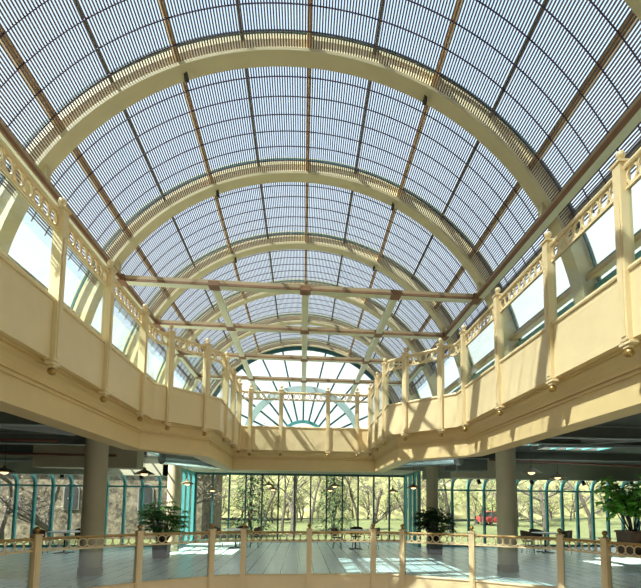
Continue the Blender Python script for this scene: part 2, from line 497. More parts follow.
# eave beams, tie beams and the long members between the ties
zb, zt = 1.7 + 4.30, 1.7 + 4.41
def steel(t, a, b_, w, h, stripside=None):
    """pale beam with red-brown top strip"""
    m_ = MB(); m_.bar(a, b_, w, h); m_.build('beam', M['beam'], t)
ties = [8.90, 11.06, 13.29, 15.65]
for s, side in ((-1, 'left'), (1, 'right')):
    xi, xo = s * 3.53, s * 3.69
    t = thing('eave_beam', 'long pale steel eave beam running away along the %s side above the balcony rail' % side, 'beam', (s * 3.59, 8, zb), group='eave beams')
    m_ = MB(); m_.box2(min(xi + s * .03, xo), max(xi + s * .03, xo), -1.0, 16.2, zb, zt - .02); m_.build('beam', M['beam'], t)
    m_ = MB(); m_.box2(min(xi, xi + s * .03), max(xi, xi + s * .03), -1.0, 16.2, zb - .005, zb + .065); m_.build('edge_plate', M['brown'], t)
    m_ = MB(); m_.box2(min(xi, xi + s * .03), max(xi, xi + s * .03), -1.0, 16.2, zb + .065, zt); m_.build('top_plate', M['tan'], t)
    for y in ties:
        m_ = MB(); m_.box((xi + s * .03, y + .08, zb + .045), (.18, .26, .13)); o = m_.build('joint_plate', M['brown'], t)
    for y in arch_back[2:8]:
        m_ = MB(); m_.bar((s * 3.60, y - AW / 2, zt - .02), (s * 3.62, y - AW / 2, ZC + math.sqrt(RA ** 2 - 3.62 ** 2) + .04), .10, .10); m_.build('hanger', M['arch'], t)
tl = ['nearest tie beam spanning the vault, above all the others', 'second tie beam across the vault, below the nearest one',
      'third tie beam across the vault, crossing the end window', 'farthest and lowest tie beam across the vault']
for i, y in enumerate(ties):
    t = thing('tie_beam', 'pale steel ' + tl[i], 'beam', (0, y + .1, zb), group='tie beams')
    m_ = MB(); m_.box2(-3.47, 3.47, y + .025, y + .2, zb, zt - .015); m_.build('beam', M['beam'], t)
    m_ = MB(); m_.box2(-3.47, 3.47, y, y + .025, zb, zb + .045); m_.build('edge_plate', M['brown'], t)
    m_ = MB(); m_.box2(-3.47, 3.47, y, y + .025, zb + .045, zt); m_.build('top_plate', M['tan'], t)
    for x in (-1.80, 0, 1.85):
        m_ = MB(); m_.box((x, y + .10, zb + .04), (.21, .23, .095)); m_.build('joint_plate', M['brown'], t)
for x, nm in ((-1.80, 'left'), (0., 'middle'), (1.85, 'right')):
    t = thing('long_beam', 'pale green steel beam running lengthwise between the tie beams, %s of three' % nm, 'beam', (x, 12, zb), group='lengthwise beams between the ties')
    y_ = [*ties, 18.9]
    for a, c in zip(y_, y_[1:]):
        m_ = MB(); m_.box2(x - .075, x + .075, a + .245, c - .045 if c < 18 else c - .2, zb - .01, zb + .08, .01); m_.build('beam', M['beam'], t)

# ------------------------------------------------------------------ railings
def frieze(mb, path, z0, z1, off, upper):
    P = [Vector(p) for p in path]; r = (z1 - z0) / 2 + .004; zc = (z0 + z1) / 2
    for a, c in zip(P, P[1:]):
        d = c - a; L_ = d.length; t = d / L_; nn = Vector((t.y, -t.x))
        n = max(1, round(L_ / .165))
        if L_ < .1: continue
        for k in range(n):
            p = a + t * (L_ * (k + .5) / n) + nn * off
            mb.ring((p.x, p.y, zc), t, r - (.004 if not upper else 0), .021 if not upper else .026, .018 if not upper else .022, 22, 1. if not upper else .86)
def panel(path, z, label, cat, group, upper):
    """z: bottom of solid part, top of solid part, top of handrail"""
    zb_, zs, zr = z
    mid = Vector(path[len(path) // 2 - 1]).lerp(Vector(path[len(path) // 2]), .5)
    t = thing('balustrade', label, cat, (mid.x, mid.y, zb_), group=group)
    m_ = MB(); m_.sweep(path, [(-.06, zb_), (0, zb_), (0, zs - .02), (-.06, zs - .02)]); m_.build('solid_panel', M['cream'], t)
    m_ = MB(); m_.sweep(path, [(-.075, zs - .02), (.018, zs - .02), (.025, zs), (.012, zs + .03), (-.07, zs + .03)]); m_.build('sill_moulding', M['cream'], t)
    g1 = zr - .265
    m_ = MB(); m_.sweep(path, [(-.035, zs + .03), (-.025, zs + .03), (-.025, g1), (-.035, g1)]); m_.build('glass_pane', M['glass'], t)
    m_ = MB(); m_.sweep(path, [(-.045, g1), (-.005, g1), (-.005, g1 + .03), (-.045, g1 + .03)]); m_.build('lower_rail', M['cream'], t)
    m_ = MB(); frieze(m_, path, g1 + .03, zr - .045, -.025, upper); m_.build('ring_frieze', M['cream'], t)
    m_ = MB(); m_.sweep(path, [(-.055, zr - .05), (.005, zr - .05), (.015, zr - .03), (.005, zr), (-.055, zr), (-.065, zr - .03)])
    m_.build('handrail', M['handrail'] if not upper else M['cream'], t)
    return t
def cut(path, a, b_):
    """sub-path between arc lengths"""
    P = [Vector(p) for p in path]; out = []; s = 0
    for p, q in zip(P, P[1:]):
        L_ = (q - p).length
        for v in (a, b_):
            if s <= v < s + L_:
                out.append((v, p.lerp(q, (v - s) / L_)))
        if a < s + L_ < b_: out.append((s + L_, q))
        s += L_
    out.sort(key=lambda x: x[0])
    res = []
    for v, p in out:
        if not res or (res[-1] - p).length > .02: res.append(p)
    return [(p.x, p.y) for p in res]
def locate(path, pt):
    """arc length and tangent nearest to a point"""
    P = [Vector(p) for p in path]; pt = Vector(pt); best = None; s = 0
    for p, q in zip(P, P[1:]):
        d = q - p; L_ = d.length; u = max(0, min(1, (pt - p).dot(d) / L_ / L_)); e = (p + d * u - pt).length
        if best is None or e < best[0]: best = (e, s + u * L_, d / L_, p + d * u)
        s += L_
    return best[1:]

def make_post(label, group, zb_, zr, upper):
    """local origin at rail bottom; local -y faces the void"""
    t = thing('railing_post', label, 'post', (0, 0, zb_), group=group)
    H = zr - zb_; w = .115 if upper else .125
    m_ = MB()
    m_.box((0, 0, (H + .05) / 2 - .02), (w, w, H + .05), 0, .006)
    m_.box((0, -w / 2 - .004, (H - .3) / 2), (w * .55, .014, H - .35))
    m_.box((0, 0, H + .045), (w + .035, w + .035, .035), 0, .006)
    m_.build('shaft', M['cream'], t, local=True)
    m_ = MB(); k = 1. if upper else 1.15
    z = H + .06
    m_.lathe([(.0, z), (.045 * k, z), (.045 * k, z + .012), (.022 * k, z + .03), (.022 * k, z + .04), (.042 * k, z + .062), (.048 * k, z + .085), (.038 * k, z + .115), (.014 * k, z + .135), (.0, z + .14)], n=14)
    m_.build('finial', M['cream'] if upper else M['gold'], t, True, local=True)
    if upper:
        m_ = MB(); m_.box((0, -.01, -.045), (w + .05, w * .8, .035), 0, .008); m_.box((0, -.01, -.075), (w * .7, w * .55, .03), 0, .006)
        m_.build('bracket', M['cream'], t, local=True)
        m_ = MB(); m_.ball((0, -.01, -.135), .048); m_.build('ball_drop', M['gold'], t, True, local=True)
    return t

# upper balcony posts, walking from the left foreground round the back to the right foreground
UP = [((-2.91, 4.1), None),
      ((-2.91, 5.52), 'cream balcony post on the left long side, nearest the left edge of the photo'),
      ((-2.91, 6.92), 'cream balcony post on the left long side, second from the left edge of the photo'),
      ((-2.91, 8.45), 'cream balcony post ending the left long side, just before the left bend'),
      ((-2.70, 9.41), 'cream balcony post on the left angled return, nearer the viewer of its two'),
      ((-2.11, 10.07), 'cream balcony post on the left angled return, farther of its two'),
      ((-1.84, 10.95), 'cream balcony post on the left narrow side, nearest to the angled return'),
      ((-1.84, 12.14), 'cream balcony post on the left narrow side, middle of its three'),
      ((-1.84, 13.3), 'cream balcony post on the left narrow side, beside the far left corner'),
      ((-1.59, 13.91), 'cream balcony post at the left end of the far straight side under the sunburst window'),
      ((-.675, 13.91), 'cream balcony post left of the middle on the far side, below the sunburst window hub'),
      ((.754, 13.91), 'cream balcony post right of the middle on the far side, below the sunburst window hub'),
      ((1.654, 13.91), 'cream balcony post at the right end of the far straight side under the sunburst window'),
      ((1.98, 13.35), 'cream balcony post on the right narrow side, beside the far right corner'),
      ((1.98, 12.14), 'cream balcony post on the right narrow side, middle of its three'),
      ((1.98, 10.97), 'cream balcony post on the right narrow side, nearest to the angled return'),
      ((2.32, 10.16), 'cream balcony post on the right angled return, farther of its two'),
      ((2.94, 9.48), 'cream balcony post on the right angled return, nearer the viewer of its two'),
      ((3.19, 8.72), 'sunlit cream balcony post ending the right long side, just before the right bend'),
      ((3.19, 7.10), 'sunlit cream balcony post on the right long side, third from the right edge'),
      ((3.19, 5.52), 'sunlit cream balcony post on the right long side, second from the right edge'),
      ((3.19, 4.12), 'large sunlit cream balcony post nearest the right edge of the photo'),
      ((3.19, 2.6), None)]
GP = 'balcony railing posts'
pp = make_post('x', GP, ZB, ZR, True); first = True; ss = []
for (pt, lab) in UP:
    s, t, p = locate(RING, pt); ss.append(s)
    if lab is None: continue
    nn = Vector((t.y, -t.x)); pos = p + nn * (-.005); rz = math.atan2(nn.y, nn.x) + PI / 2
    if first:
        pp.location = (pos.x, pos.y, ZB); pp.rotation_euler = (0, 0, rz); pp['label'] = lab; first = False
    else: dup(pp, (pos.x, pos.y, ZB), rz, lab, GP)
pl = ['cream balcony railing panel cut off by the left edge of the photo',
      'cream balcony railing panel on the left long side, first whole one from the left edge',
      'cream balcony railing panel on the left long side, second whole one from the left edge',
      'cream balcony railing panel bent round the left near corner of the balcony',
      'cream balcony railing panel on the left angled return, between its two posts',
      'cream balcony railing panel bent from the left angled return into the narrow side',
      'cream balcony railing panel on the left narrow side, nearer of the two straight ones',
      'cream balcony railing panel on the left narrow side, farther of the two straight ones',
      'short cream balcony railing panel round the far left corner',
      'cream balcony railing panel on the far side, left of the widest one',
      'widest cream balcony railing panel on the far side, under the hub of the sunburst window',
      'cream balcony railing panel on the far side, right of the widest one',
      'short cream balcony railing panel round the far right corner',
      'cream balcony railing panel on the right narrow side, farther of the two straight ones',
      'cream balcony railing panel on the right narrow side, nearer of the two straight ones',
      'cream balcony railing panel bent from the right narrow side into the angled return',
      'cream balcony railing panel on the right angled return, between its two posts',
      'cream balcony railing panel bent round the right near corner of the balcony',
      'sunlit cream balcony railing panel on the right long side, third from the right edge',
      'sunlit cream balcony railing panel on the right long side, second from the right edge',
      'large sunlit cream balcony railing panel, last whole one on the right long side',
      'sunlit cream balcony railing panel cut off by the right edge of the photo']
for i in range(len(ss) - 1):
    panel(cut(RING, ss[i] + .055, ss[i + 1] - .055), (ZB, ZSOL, ZR), pl[i], 'railing', 'balcony railing panels', True)

# lower railing round the floor opening
LOW = [(-5.42, 8.0), (-4.92, 9.23), (-3.5, 10.52), (-1.8, 11.55), (2.17, 11.55), (3.96, 10.52), (5.46, 9.37), (5.8, 8.40), (6.2, 7.4)]
LP = [((-5.42, 8.0), None),
      ((-4.92, 9.23), 'tan floor railing post left of the grey round column, at the left of the photo'),
      ((-3.5, 10.52), 'tan floor railing post second from the left, in front of the left potted palm'),
      ((-2.12, 11.356), 'tan floor railing post just left of the left bend, third from the left'),
      ((-1.4, 11.55), 'tan floor railing post at the left end of the straight middle stretch'),
      ((.2, 11.55), 'tan floor railing post in the middle of the straight stretch, at the photo centre'),
      ((1.8, 11.55), 'tan floor railing post at the right end of the straight middle stretch'),
      ((2.5, 11.36), 'cream floor railing post just right of the right bend, left of the dark potted palm'),
      ((3.96, 10.52), 'cream floor railing post between the dark potted palm and the right round column'),
      ((5.46, 9.37), 'cream floor railing post right of the right round column, second from the right edge'),
      ((5.8, 8.40), 'bright cream floor railing post nearest the right edge of the photo'),
      ((6.2, 7.4), None)]
GL = 'floor railing posts'
pq = make_post('x', GL, -.72, 1.07, False); first = True; ss = []
for pt, lab in LP:
    s, t, p = locate(LOW, pt); ss.append(s)
    if lab is None: continue
    nn = Vector((t.y, -t.x)); rz = math.atan2(nn.y, nn.x) + PI / 2; pos = p - nn * .01
    if first:
        pq.location = (pos.x, pos.y, -.72); pq.rotation_euler = (0, 0, rz); pq['label'] = lab; first = False
    else: dup(pq, (pos.x, pos.y, -.72), rz, lab, GL)
pl = ['floor railing panel with rings, cut off by the left edge of the photo',
      'floor railing panel with a frieze of rings in front of the left round column',
      'floor railing panel with a frieze of rings in front of the left potted palm',
      'narrow bent floor railing panel with rings in front of the left bay table',
      'floor railing panel with rings, left of the centre post',
      'floor railing panel with rings, just right of the centre post',
      'narrow bent floor railing panel with rings, right of the straight middle stretch',
      'floor railing panel with a frieze of rings in front of the dark potted palm',
      'floor railing panel with a frieze of rings in front of the right round column',
      'narrow floor railing panel with rings between the two right-hand posts',
      'floor railing panel with rings, cut off by the right edge of the photo']
for i in range(len(ss) - 1):
    s0 = ss[i] + .06; s1 = ss[i + 1] - .06
    panel(cut(LOW, s0, s1), (-.72, .0, 1.07), pl[i], 'railing', 'floor railing panels', False)

# ------------------------------------------------------------------ columns
for x, y, r, h, lab in ((-5.08, 11.9, .258, 3.52, 'thick grey-beige round column at the left, behind the floor railing'),
                        (5.53, 12.05, .26, 3.52, 'thick grey-beige round column at the right, behind the floor railing'),
                        (-4.72, 17.6, .23, 3.52, 'farther round column behind the left potted palm, beside the bay window'),
                        (5.18, 18.0, .23, 3.52, 'farther round column behind the dark potted palm, beside the bay window')):
    t = thing('column', lab, 'column', (x, y, 0), group='round columns')
    m_ = MB(); m_.lathe([(0, 0), (r, 0), (r, h - .002), (0, h - .002)], (x, y, 0), 36); m_.build('shaft', M['column'], t, True)
    m_ = MB(); m_.lathe([(r + .001, 0), (r + .018, 0), (r + .018, .17), (r + .001, .18)], (x, y, 0), 36); m_.build('base_band', M['colbase'], t, True)

# ------------------------------------------------------------------ windows of the lower storey
def bay_window():
    b = MB(); b.box2(-4.98, 4.98, 22.12, 22.135, .06, 3.2)
    w = struct('window_3', b, M['wglass'])
    for k in range(14):
        x = .03 + (k - 6.5) * .762
        m_ = MB(); m_.box2(x - .035, x + .035, 22.04, 22.17, 0, 3.22); m_.build('mullion', M['dteal'], w)
    m_ = MB(); m_.box2(-5.0, 5.0, 22.03, 22.18, 0, .10); m_.build('sill', M['dteal'], w)
    m_ = MB(); m_.box2(-5.0, 5.0, 22.03, 22.18, 3.12, 3.22); m_.build('head_rail', M['dteal'], w)
bay_window()
for s, n in ((-1, 4), (1, 5)):
    b = MB(); x = s * 5.02
    b.box2(x - .006, x + .006, 19.5, 22.0, .06, 3.2)
    w = struct('window_%d' % (9 if s < 0 else 10), b, M['wglass'])
    for y in (19.5, 20.3, 21.1, 22.02):
        m_ = MB(); m_.box2(x - .06, x + .06, y - .11, y + .11, 0, 3.22); m_.build('mullion', M['teal'], w)
    for z in (.05, 3.17):
        m_ = MB(); m_.box2(x - .05, x + .05, 19.5, 22.0, z - .05, z + .05); m_.build('rail', M['teal'], w)
def curved_window(name, x0, x1, xs):
    Yw = 19.4; Zk = 2.42; r = .52
    prof = [(Yw, .06), (Yw, Zk)] + [(Yw - r + r * math.cos(a), Zk + r * math.sin(a)) for a in [R_(15 * k) for k in range(1, 7)]]
    b = MB(); prev = None
    for y, z in prof:
        cur = [b.bm.verts.new((x0, y, z)), b.bm.verts.new((x1, y, z))]
        if prev: b.bm.faces.new((prev[0], prev[1], cur[1], cur[0]))
        prev = cur
    w = struct(name, b, M['wglass'], True)
    sm = w.modifiers.new('thickness', 'SOLIDIFY'); sm.thickness = .01
    for x in xs:
        m_ = MB(); p0 = None
        pr = [(Yw, 0)] + prof[1:]
        ring0 = None
        for i, (y, z) in enumerate(pr):
            a = max(0, i - 1) * R_(15); ny, nz = math.cos(a), math.sin(a)
            if i <= 1: ny, nz = 1, 0
            q = [(x - .045, y - ny * .10, z - nz * .10), (x + .045, y - ny * .10, z - nz * .10), (x + .045, y + ny * .03, z + nz * .03), (x - .045, y + ny * .03, z + nz * .03)]
            rg = [m_.bm.verts.new(v) for v in q]
            if ring0:
                for k in range(4): m_.bm.faces.new((ring0[k], ring0[(k + 1) % 4], rg[(k + 1) % 4], rg[k]))
            else: m_.bm.faces.new(rg)
            ring0 = rg
        m_.bm.faces.new(ring0[::-1])
        m_.build('curved_mullion', M['teal'], w)
    m_ = MB(); m_.box2(x0, x1, Yw - .06, Yw + .02, Zk - .035, Zk + .035); m_.build('transom', M['teal'], w)
    m_ = MB(); m_.box2(x0, x1, Yw - .08, Yw + .03, 0, .09); m_.build('sill', M['teal'], w)
curved_window('window_4', X0, -5.3, [-5.74 - .683 * k for k in range(0, 17)])
curved_window('window_5', 5.3, X1, [5.74 + .712 * k for k in range(0, 19)])

# small black spotlights along the curved glazing head
for k, (x, lab) in enumerate(((-11.6, 'far left'), (-9.1, 'left of the big column'), (-6.2, 'right of the big column'), (7.3, 'left of the right column'), (9.6, 'above the right table'), (11.9, 'right of the right table'), (14.1, 'above the fig tree'))):
    t = thing('track_spotlight', 'small black spotlight hanging at the window head, %s' % lab, 'spotlight', (x, 18.5, 2.66), group='spotlights at the window head')
    m_ = MB(); m_.tube([(x, 18.5, 2.93), (x, 18.5, 2.80)], .02, 8); m_.build('stem', M['black'], t)
    m_ = MB(); m_.tube([(x - .02, 18.5, 2.84), (x + .03, 18.44, 2.66)], [.07, .085], 12); m_.build('lamp_can', M['black'], t, True)

# ------------------------------------------------------------------ ceiling services
for i, (y, s, lab) in enumerate(((9.6, -1, 'nearest ceiling joist on the left, under the dark ceiling'), (12.6, -1, 'ceiling joist above the left round column'), (15.0, -1, 'farthest ceiling joist on the left'),
                                 (9.6, 1, 'nearest ceiling joist on the right, under the dark ceiling'), (10.6, 1, 'ceiling joist in front of the ceiling skylight on the right'), (14.2, 1, 'ceiling joist behind the ceiling skylight on the right'))):
    x0, x1 = (X0, -4.9) if s < 0 else (4.9, X1)
    t = thing('ceiling_joist', 'dark steel ' + lab, 'joist', ((x0 + x1) / 2, y, 3.24), group='ceiling joists')
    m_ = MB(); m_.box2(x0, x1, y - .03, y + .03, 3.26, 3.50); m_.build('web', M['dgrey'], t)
    m_ = MB(); m_.box2(x0, x1, y - .09, y + .09, 3.24, 3.26); m_.box2(x0, x1, y - .09, y + .09, 3.50, 3.52); m_.build('flange', M['grey'], t)
def diag(name, a, b_, w, h, mat, label, cat):
    m_ = MB(); m_.bar(a, b_, w, h); o = m_.build(name, M[mat]); tag(o, label, cat)
diag('bracing_beam', (-9.5, 7.0, 3.34), (-5.2, 11.0, 3.34), .2, .16, 'grey', 'grey diagonal beam under the dark left ceiling', 'beam')
diag('bracing_beam', (10.5, 8.0, 3.34), (6.2, 11.1, 3.34), .18, .16, 'grey', 'grey diagonal beam under the dark right ceiling', 'beam')
def pipe(pts, r, mat, label):
    m_ = MB(); m_.tube(pts, r, 10); o = m_.build('ceiling_pipe', M[mat], None, True); tag(o, label, 'pipe', 'ceiling pipes')
    return o
pipe([(-15, 10.9, 3.12), (-5.5, 10.9, 3.12)], .03, 'pipe', 'upper rusty red pipe under the left ceiling, in front of the column')
pipe([(-15, 13.4, 3.06), (-5.2, 13.4, 3.06)], .04, 'pipe', 'lower rusty red pipe under the left ceiling, behind the column')
pipe([(-15, 16.2, 3.14), (-7.95, 16.2, 3.14)], .05, 'grey', 'pale grey pipe in front of the left bulkhead')
pipe([(5.6, 10.4, 3.16), (15, 9.2, 3.16)], .035, 'grey', 'grey pipe under the right ceiling, nearest the fascia')
pipe([(5.9, 14.0, 3.2), (16, 14.9, 3.05)], .035, 'pipe', 'rusty red pipe under the right ceiling beyond the skylight')
t = thing('air_duct', 'shiny galvanised round duct under the right ceiling near the balcony bend', 'duct', (3.9, 13.4, 2.9))
m_ = MB(); m_.tube([(2.9, 14.8, 3.19), (4.6, 13.4, 3.19)], .23, 18); m_.build('duct_run', M['zinc'], t, True)
for u in (.2, .75):
    m_ = MB(); p_ = Vector((2.9, 14.8, 3.4)).lerp(Vector((4.6, 13.4, 3.4)), u); m_.box((p_.x, p_.y, 3.45), (.06, .06, .138)); m_.build('strap', M['grey'], t)
m_ = MB(); m_.tube([(4.62, 13.38, 3.19), (4.72, 13.3, 3.19)], .25, 18); m_.build('flange', M['grey'], t, True)
t = thing('air_duct', 'shiny galvanised round duct under the left ceiling near the balcony bend', 'duct', (-3.2, 15.4, 2.9))
m_ = MB(); m_.tube([(-4.4, 14.9, 3.19), (-2.6, 16.9, 3.19)], .23, 18); m_.build('duct_run', M['zinc'], t, True)
for u in (.2, .75):
    m_ = MB(); p_ = Vector((-4.4, 14.9, 3.4)).lerp(Vector((-2.6, 16.9, 3.4)), u); m_.box((p_.x, p_.y, 3.45), (.06, .06, .138)); m_.build('strap', M['grey'], t)
m_ = MB(); m_.tube([(-2.58, 16.92, 3.19), (-2.5, 17.0, 3.19)], .25, 18); m_.build('flange', M['grey'], t, True)
t = thing('air_duct', 'dark rectangular duct hanging under the right ceiling between bend and column', 'duct', (5.2, 14.5, 2.8))
m_ = MB(); m_.box2(4.55, 5.95, 14.3, 14.8, 2.86, 3.3, .02); m_.build('duct_run', M['dgrey'], t)
for x in (4.75, 5.75):
    m_ = MB(); m_.box2(x - .02, x + .02, 14.5, 14.6, 3.28, 3.518); m_.build('strap', M['grey'], t)
m_ = MB(); m_.box2(4.9, 4.96, 14.28, 14.82, 2.84, 3.32); m_.build('seam_band', M['grey'], t)

# ------------------------------------------------------------------ pendant lamps
def make_lamp():
    t = thing('pendant_lamp', 'x', 'lamp', (0, 0, 0), group='dish pendant lamps')
    m_ = MB(); m_.lathe([(.0, .19), (.035, .19), (.05, .12), (.12, .09), (.285, .0), (.29, .0), (.29, -.012), (.27, -.006), (.10, .07), (.0, .075)], n=28); m_.build('shade', M['lampshade'], t, True, local=True)
    m_ = MB(); m_.lathe([(0, .055), (.06, .05), (.10, .01), (.085, -.03), (.04, -.055), (0, -.06)], n=16); m_.build('bulb', M['bulb'], t, True, local=True)
    m_ = MB(); m_.tube([(0, 0, .16), (0, 0, 1.2)], .006, 6); m_.build('cord', M['black'], t, local=True)
    return t
proto = make_lamp(); first = True
for x, y, z, zc, lab in ((-8.1, 13.4, 2.55, 3.52, 'glowing dish pendant lamp at the far left edge of the photo'),
                     (-4.55, 13.8, 2.58, 3.52, 'glowing dish pendant lamp right of the left round column'),
                     (-4.4, 18.2, 2.50, 3.22, 'dark dish pendant lamp in front of the pale teal bay side'),
                     (-1.44, 20.2, 2.56, 3.22, 'nearer bronze dish pendant lamp in the left half of the bay window'),
                     (-1.32, 21.2, 2.42, 3.22, 'farther, lower dish pendant lamp in the left half of the bay window'),
                     (1.43, 20.2, 2.56, 3.22, 'nearer bronze dish pendant lamp just right of the middle of the bay window'),
                     (1.30, 21.2, 2.42, 3.22, 'farther, lower dish pendant lamp just right of the middle of the bay window'),
                     (-3.93, 20.8, 2.34, 3.22, 'low pale dish pendant lamp in front of the second left bay mullion'),
                     (4.25, 17.3, 2.42, 3.22, 'dish pendant lamp in front of the dark teal bay side'),
                     (6.55, 12.6, 2.70, 3.52, 'bright glowing dish pendant lamp right of the right round column'),
                     (8.5, 14.6, 2.70, 3.52, 'dish pendant lamp above the right table, half hidden by the bulkhead'),
                     (12.2, 14.6, 2.70, 3.52, 'glowing dish pendant lamp above the fig tree at the right'),
                     (4.02, 20.2, 2.35, 3.22, 'low dish pendant lamp in the right part of the bay window')):
    if first: L_ = proto; first = False
    else: L_ = dup(proto, (0, 0, 0), 0, lab)
    L_.location = (x, y, z); L_['label'] = lab
    for ch in L_.children:
        if ch.name.startswith('cord'): ch.scale = (1, 1, (zc - z) / 1.2)

# ------------------------------------------------------------------ tables and chairs
def make_table():
    t = thing('cafe_table', 'x', 'table', group='round cafe tables')
    m_ = MB(); m_.lathe([(0, .72), (.50, .72), (.52, .73), (.52, .75), (.51, .755), (0, .755)], n=32); m_.build('tabletop', M['table'], t, True, local=True)
    m_ = MB(); m_.tube([(0, 0, .03), (0, 0, .72)], .035, 12); m_.build('pedestal', M['black'], t, True, local=True)
    m_ = MB()
    for k in range(4):
        a = PI / 4 + k * PI / 2; m_.bar((0, 0, .04), (.32 * math.cos(a), .32 * math.sin(a), .02), .06, .035)
    m_.build('foot', M['black'], t, local=True)
    return t
def make_chair():
    t = thing('cafe_chair', 'x', 'chair', group='cafe chairs')
    m_ = MB(); m_.lathe([(0, .43), (.19, .43), (.215, .445), (.215, .465), (.18, .475), (0, .465)], n=20); m_.build('seat', M['chair'], t, True, local=True)
    m_ = MB(); prev = None
    for i in range(13):       # wrapped backrest, open towards -y
        a = R_(-5 + 190 * i / 12); top = .78 + .07 * math.sin(a) if 0 < a < PI else .76
        ring = []
        for r, z in ((.225, .52), (.25, top), (.268, top), (.243, .52)):
            ring.append(m_.bm.verts.new((r * math.cos(a), r * math.sin(a), z)))
        if prev:
            for k in range(4): m_.bm.faces.new((prev[k], prev[(k + 1) % 4], ring[(k + 1) % 4], ring[k]))
        else: m_.bm.faces.new(ring)
        prev = ring
    m_.bm.faces.new(prev[::-1]); m_.build('backrest', M['chair'], t, True, local=True)
    for k in range(4):
        a = PI / 4 + k * PI / 2
        m_ = MB(); m_.tube([(.15 * math.cos(a), .15 * math.sin(a), .44), (.23 * math.cos(a), .23 * math.sin(a), 0)], .012, 8)
        if k < 2: m_.tube([(.2 * math.cos(a), .2 * math.sin(a), .44), (.24 * math.cos(a), .24 * math.sin(a), .56)], .012, 8)
        m_.build('leg', M['black'], t, True, local=True)
    return t
pt_, pc_ = make_table(), make_chair(); ft = fc = True
for x, y, lab, chs in ((-2.6, 18.9, 'left half of the bay window', ((-.72, .1, 'left'), (.15, .75, 'far'), (.72, .1, 'right'))),
                       (2.14, 18.3, 'right half of the bay window', ((-.72, .15, 'left'), (.12, .76, 'far'), (.74, .1, 'right'))),
                       (-8.15, 17.0, 'far left window, beside the left round column', ((-.76, -.05, 'left'), (.2, .74, 'far'))),
                       (9.2, 16.8, 'right window, beyond the right round column', ((-.74, -.1, 'left'), (.05, .76, 'far'), (.74, -.1, 'right')))):
    l = 'round pale cafe table in the ' + lab
    if 'far left' in lab or 'right window' in lab: l = l.replace(' in the ', ' by the ')
    if ft: T_ = pt_; ft = False
    else: T_ = dup(pt_, (0, 0, 0), 0, l)
    T_.location = (x, y, 0); T_['label'] = l
    for dx, dy, sd in chs:
        lb = 'brown round-backed chair, %s side of the table %s the %s' % (sd, 'by' if ('far left' in lab or 'right window' in lab) else 'in', lab)
        lb = lb.replace(', beside the left round column', '').replace(', beyond the right round column', '')
        if fc: c_ = pc_; fc = False
        else: c_ = dup(pc_, (0, 0, 0), 0, lb)
        c_['label'] = lb; c_.location = (x + dx, y + dy, 0); c_.rotation_euler = (0, 0, math.atan2(dy, dx) - PI / 2)

# ------------------------------------------------------------------ indoor plants
def leaf(mb, base, d, L_, w, droop=.3, fold=.2):
    d = Vector(d).normalized(); side = d.cross(Vector((0, 0, 1)))
    side = side.normalized() if side.length > 1e-3 else Vector((1, 0, 0)); up = side.cross(d)
    b = Vector(base); m1 = b + d * L_ * .45 + Vector((0, 0, -droop * L_ * .12)); tip = b + d * L_ * .95 + Vector((0, 0, -droop * L_ * .55))
    v = [b, m1 + side * w / 2 + up * fold * w, m1, m1 - side * w / 2 + up * fold * w, tip]
    vs = [mb.bm.verts.new(p) for p in v]
    f = mb.bm.faces.new; f((vs[0], vs[1], vs[2])); f((vs[0], vs[2], vs[3])); f((vs[1], vs[4], vs[2])); f((vs[2], vs[4], vs[3]))
def potted_palm(x, y, lab, leafm, pot, rad, z0, z1, n, seed, pw=.46, ph=.46):
    rnd = random.Random(seed)
    t = thing('potted_palm', lab, 'potted plant', (x, y, 0), group='potted palms')
    m_ = MB(); w = pw / 2
    m_.hexa([(x - w * .9, y - w * .9, 0), (x + w * .9, y - w * .9, 0), (x + w * .9, y + w * .9, 0), (x - w * .9, y + w * .9, 0)],
            [(x - w, y - w, ph), (x + w, y - w, ph), (x + w, y + w, ph), (x - w, y + w, ph)])
    m_.box((x, y, ph - .03), (pw + .04, pw + .04, .06), 0, .008)
    m_.build('planter', M[pot], t)
    m_ = MB(); m_.box((x, y, ph + .005), (pw - .06, pw - .06, .02)); m_.build('soil', M['soil'], t)
    st = MB(); fo = MB()
    for k in range(n):
        a = rnd.uniform(0, 2 * PI); r = rad * math.sqrt(rnd.random()); z = z0 + (z1 - z0) * rnd.random() ** .8 * (1 - .35 * (r / rad) ** 2)
        b = Vector((x + .12 * math.cos(a), y + .12 * math.sin(a), ph)); e = Vector((x + r * math.cos(a), y + r * math.sin(a), z))
        st.tube([b, b.lerp(e, .5) + Vector((0, 0, .12)), e], [.012, .009, .006], 5)
        out = Vector((math.cos(a), math.sin(a), .25))
        for j in range(9):
            q = -80 + 160 * j / 8; c, s_ = math.cos(R_(q)), math.sin(R_(q))
            dd = Vector((out.x * c - out.y * s_, out.x * s_ + out.y * c, .25 + .25 * rnd.random()))
            leaf(fo, e, dd, .29 + .13 * rnd.random(), .065, 1.0)
    st.build('stems', M['bark'], t); fo.build('foliage', M[leafm], t)
potted_palm(-4.47, 15.5, 'bushy green potted palm in a square brown planter, left behind the railing', 'leafg', 'planter', .68, .80, 1.85, 95, 3)
potted_palm(4.80, 16.4, 'dark bushy potted palm in a square dark planter, right behind the railing', 'leafd', 'planterd', .60, .80, 1.70, 90, 5)
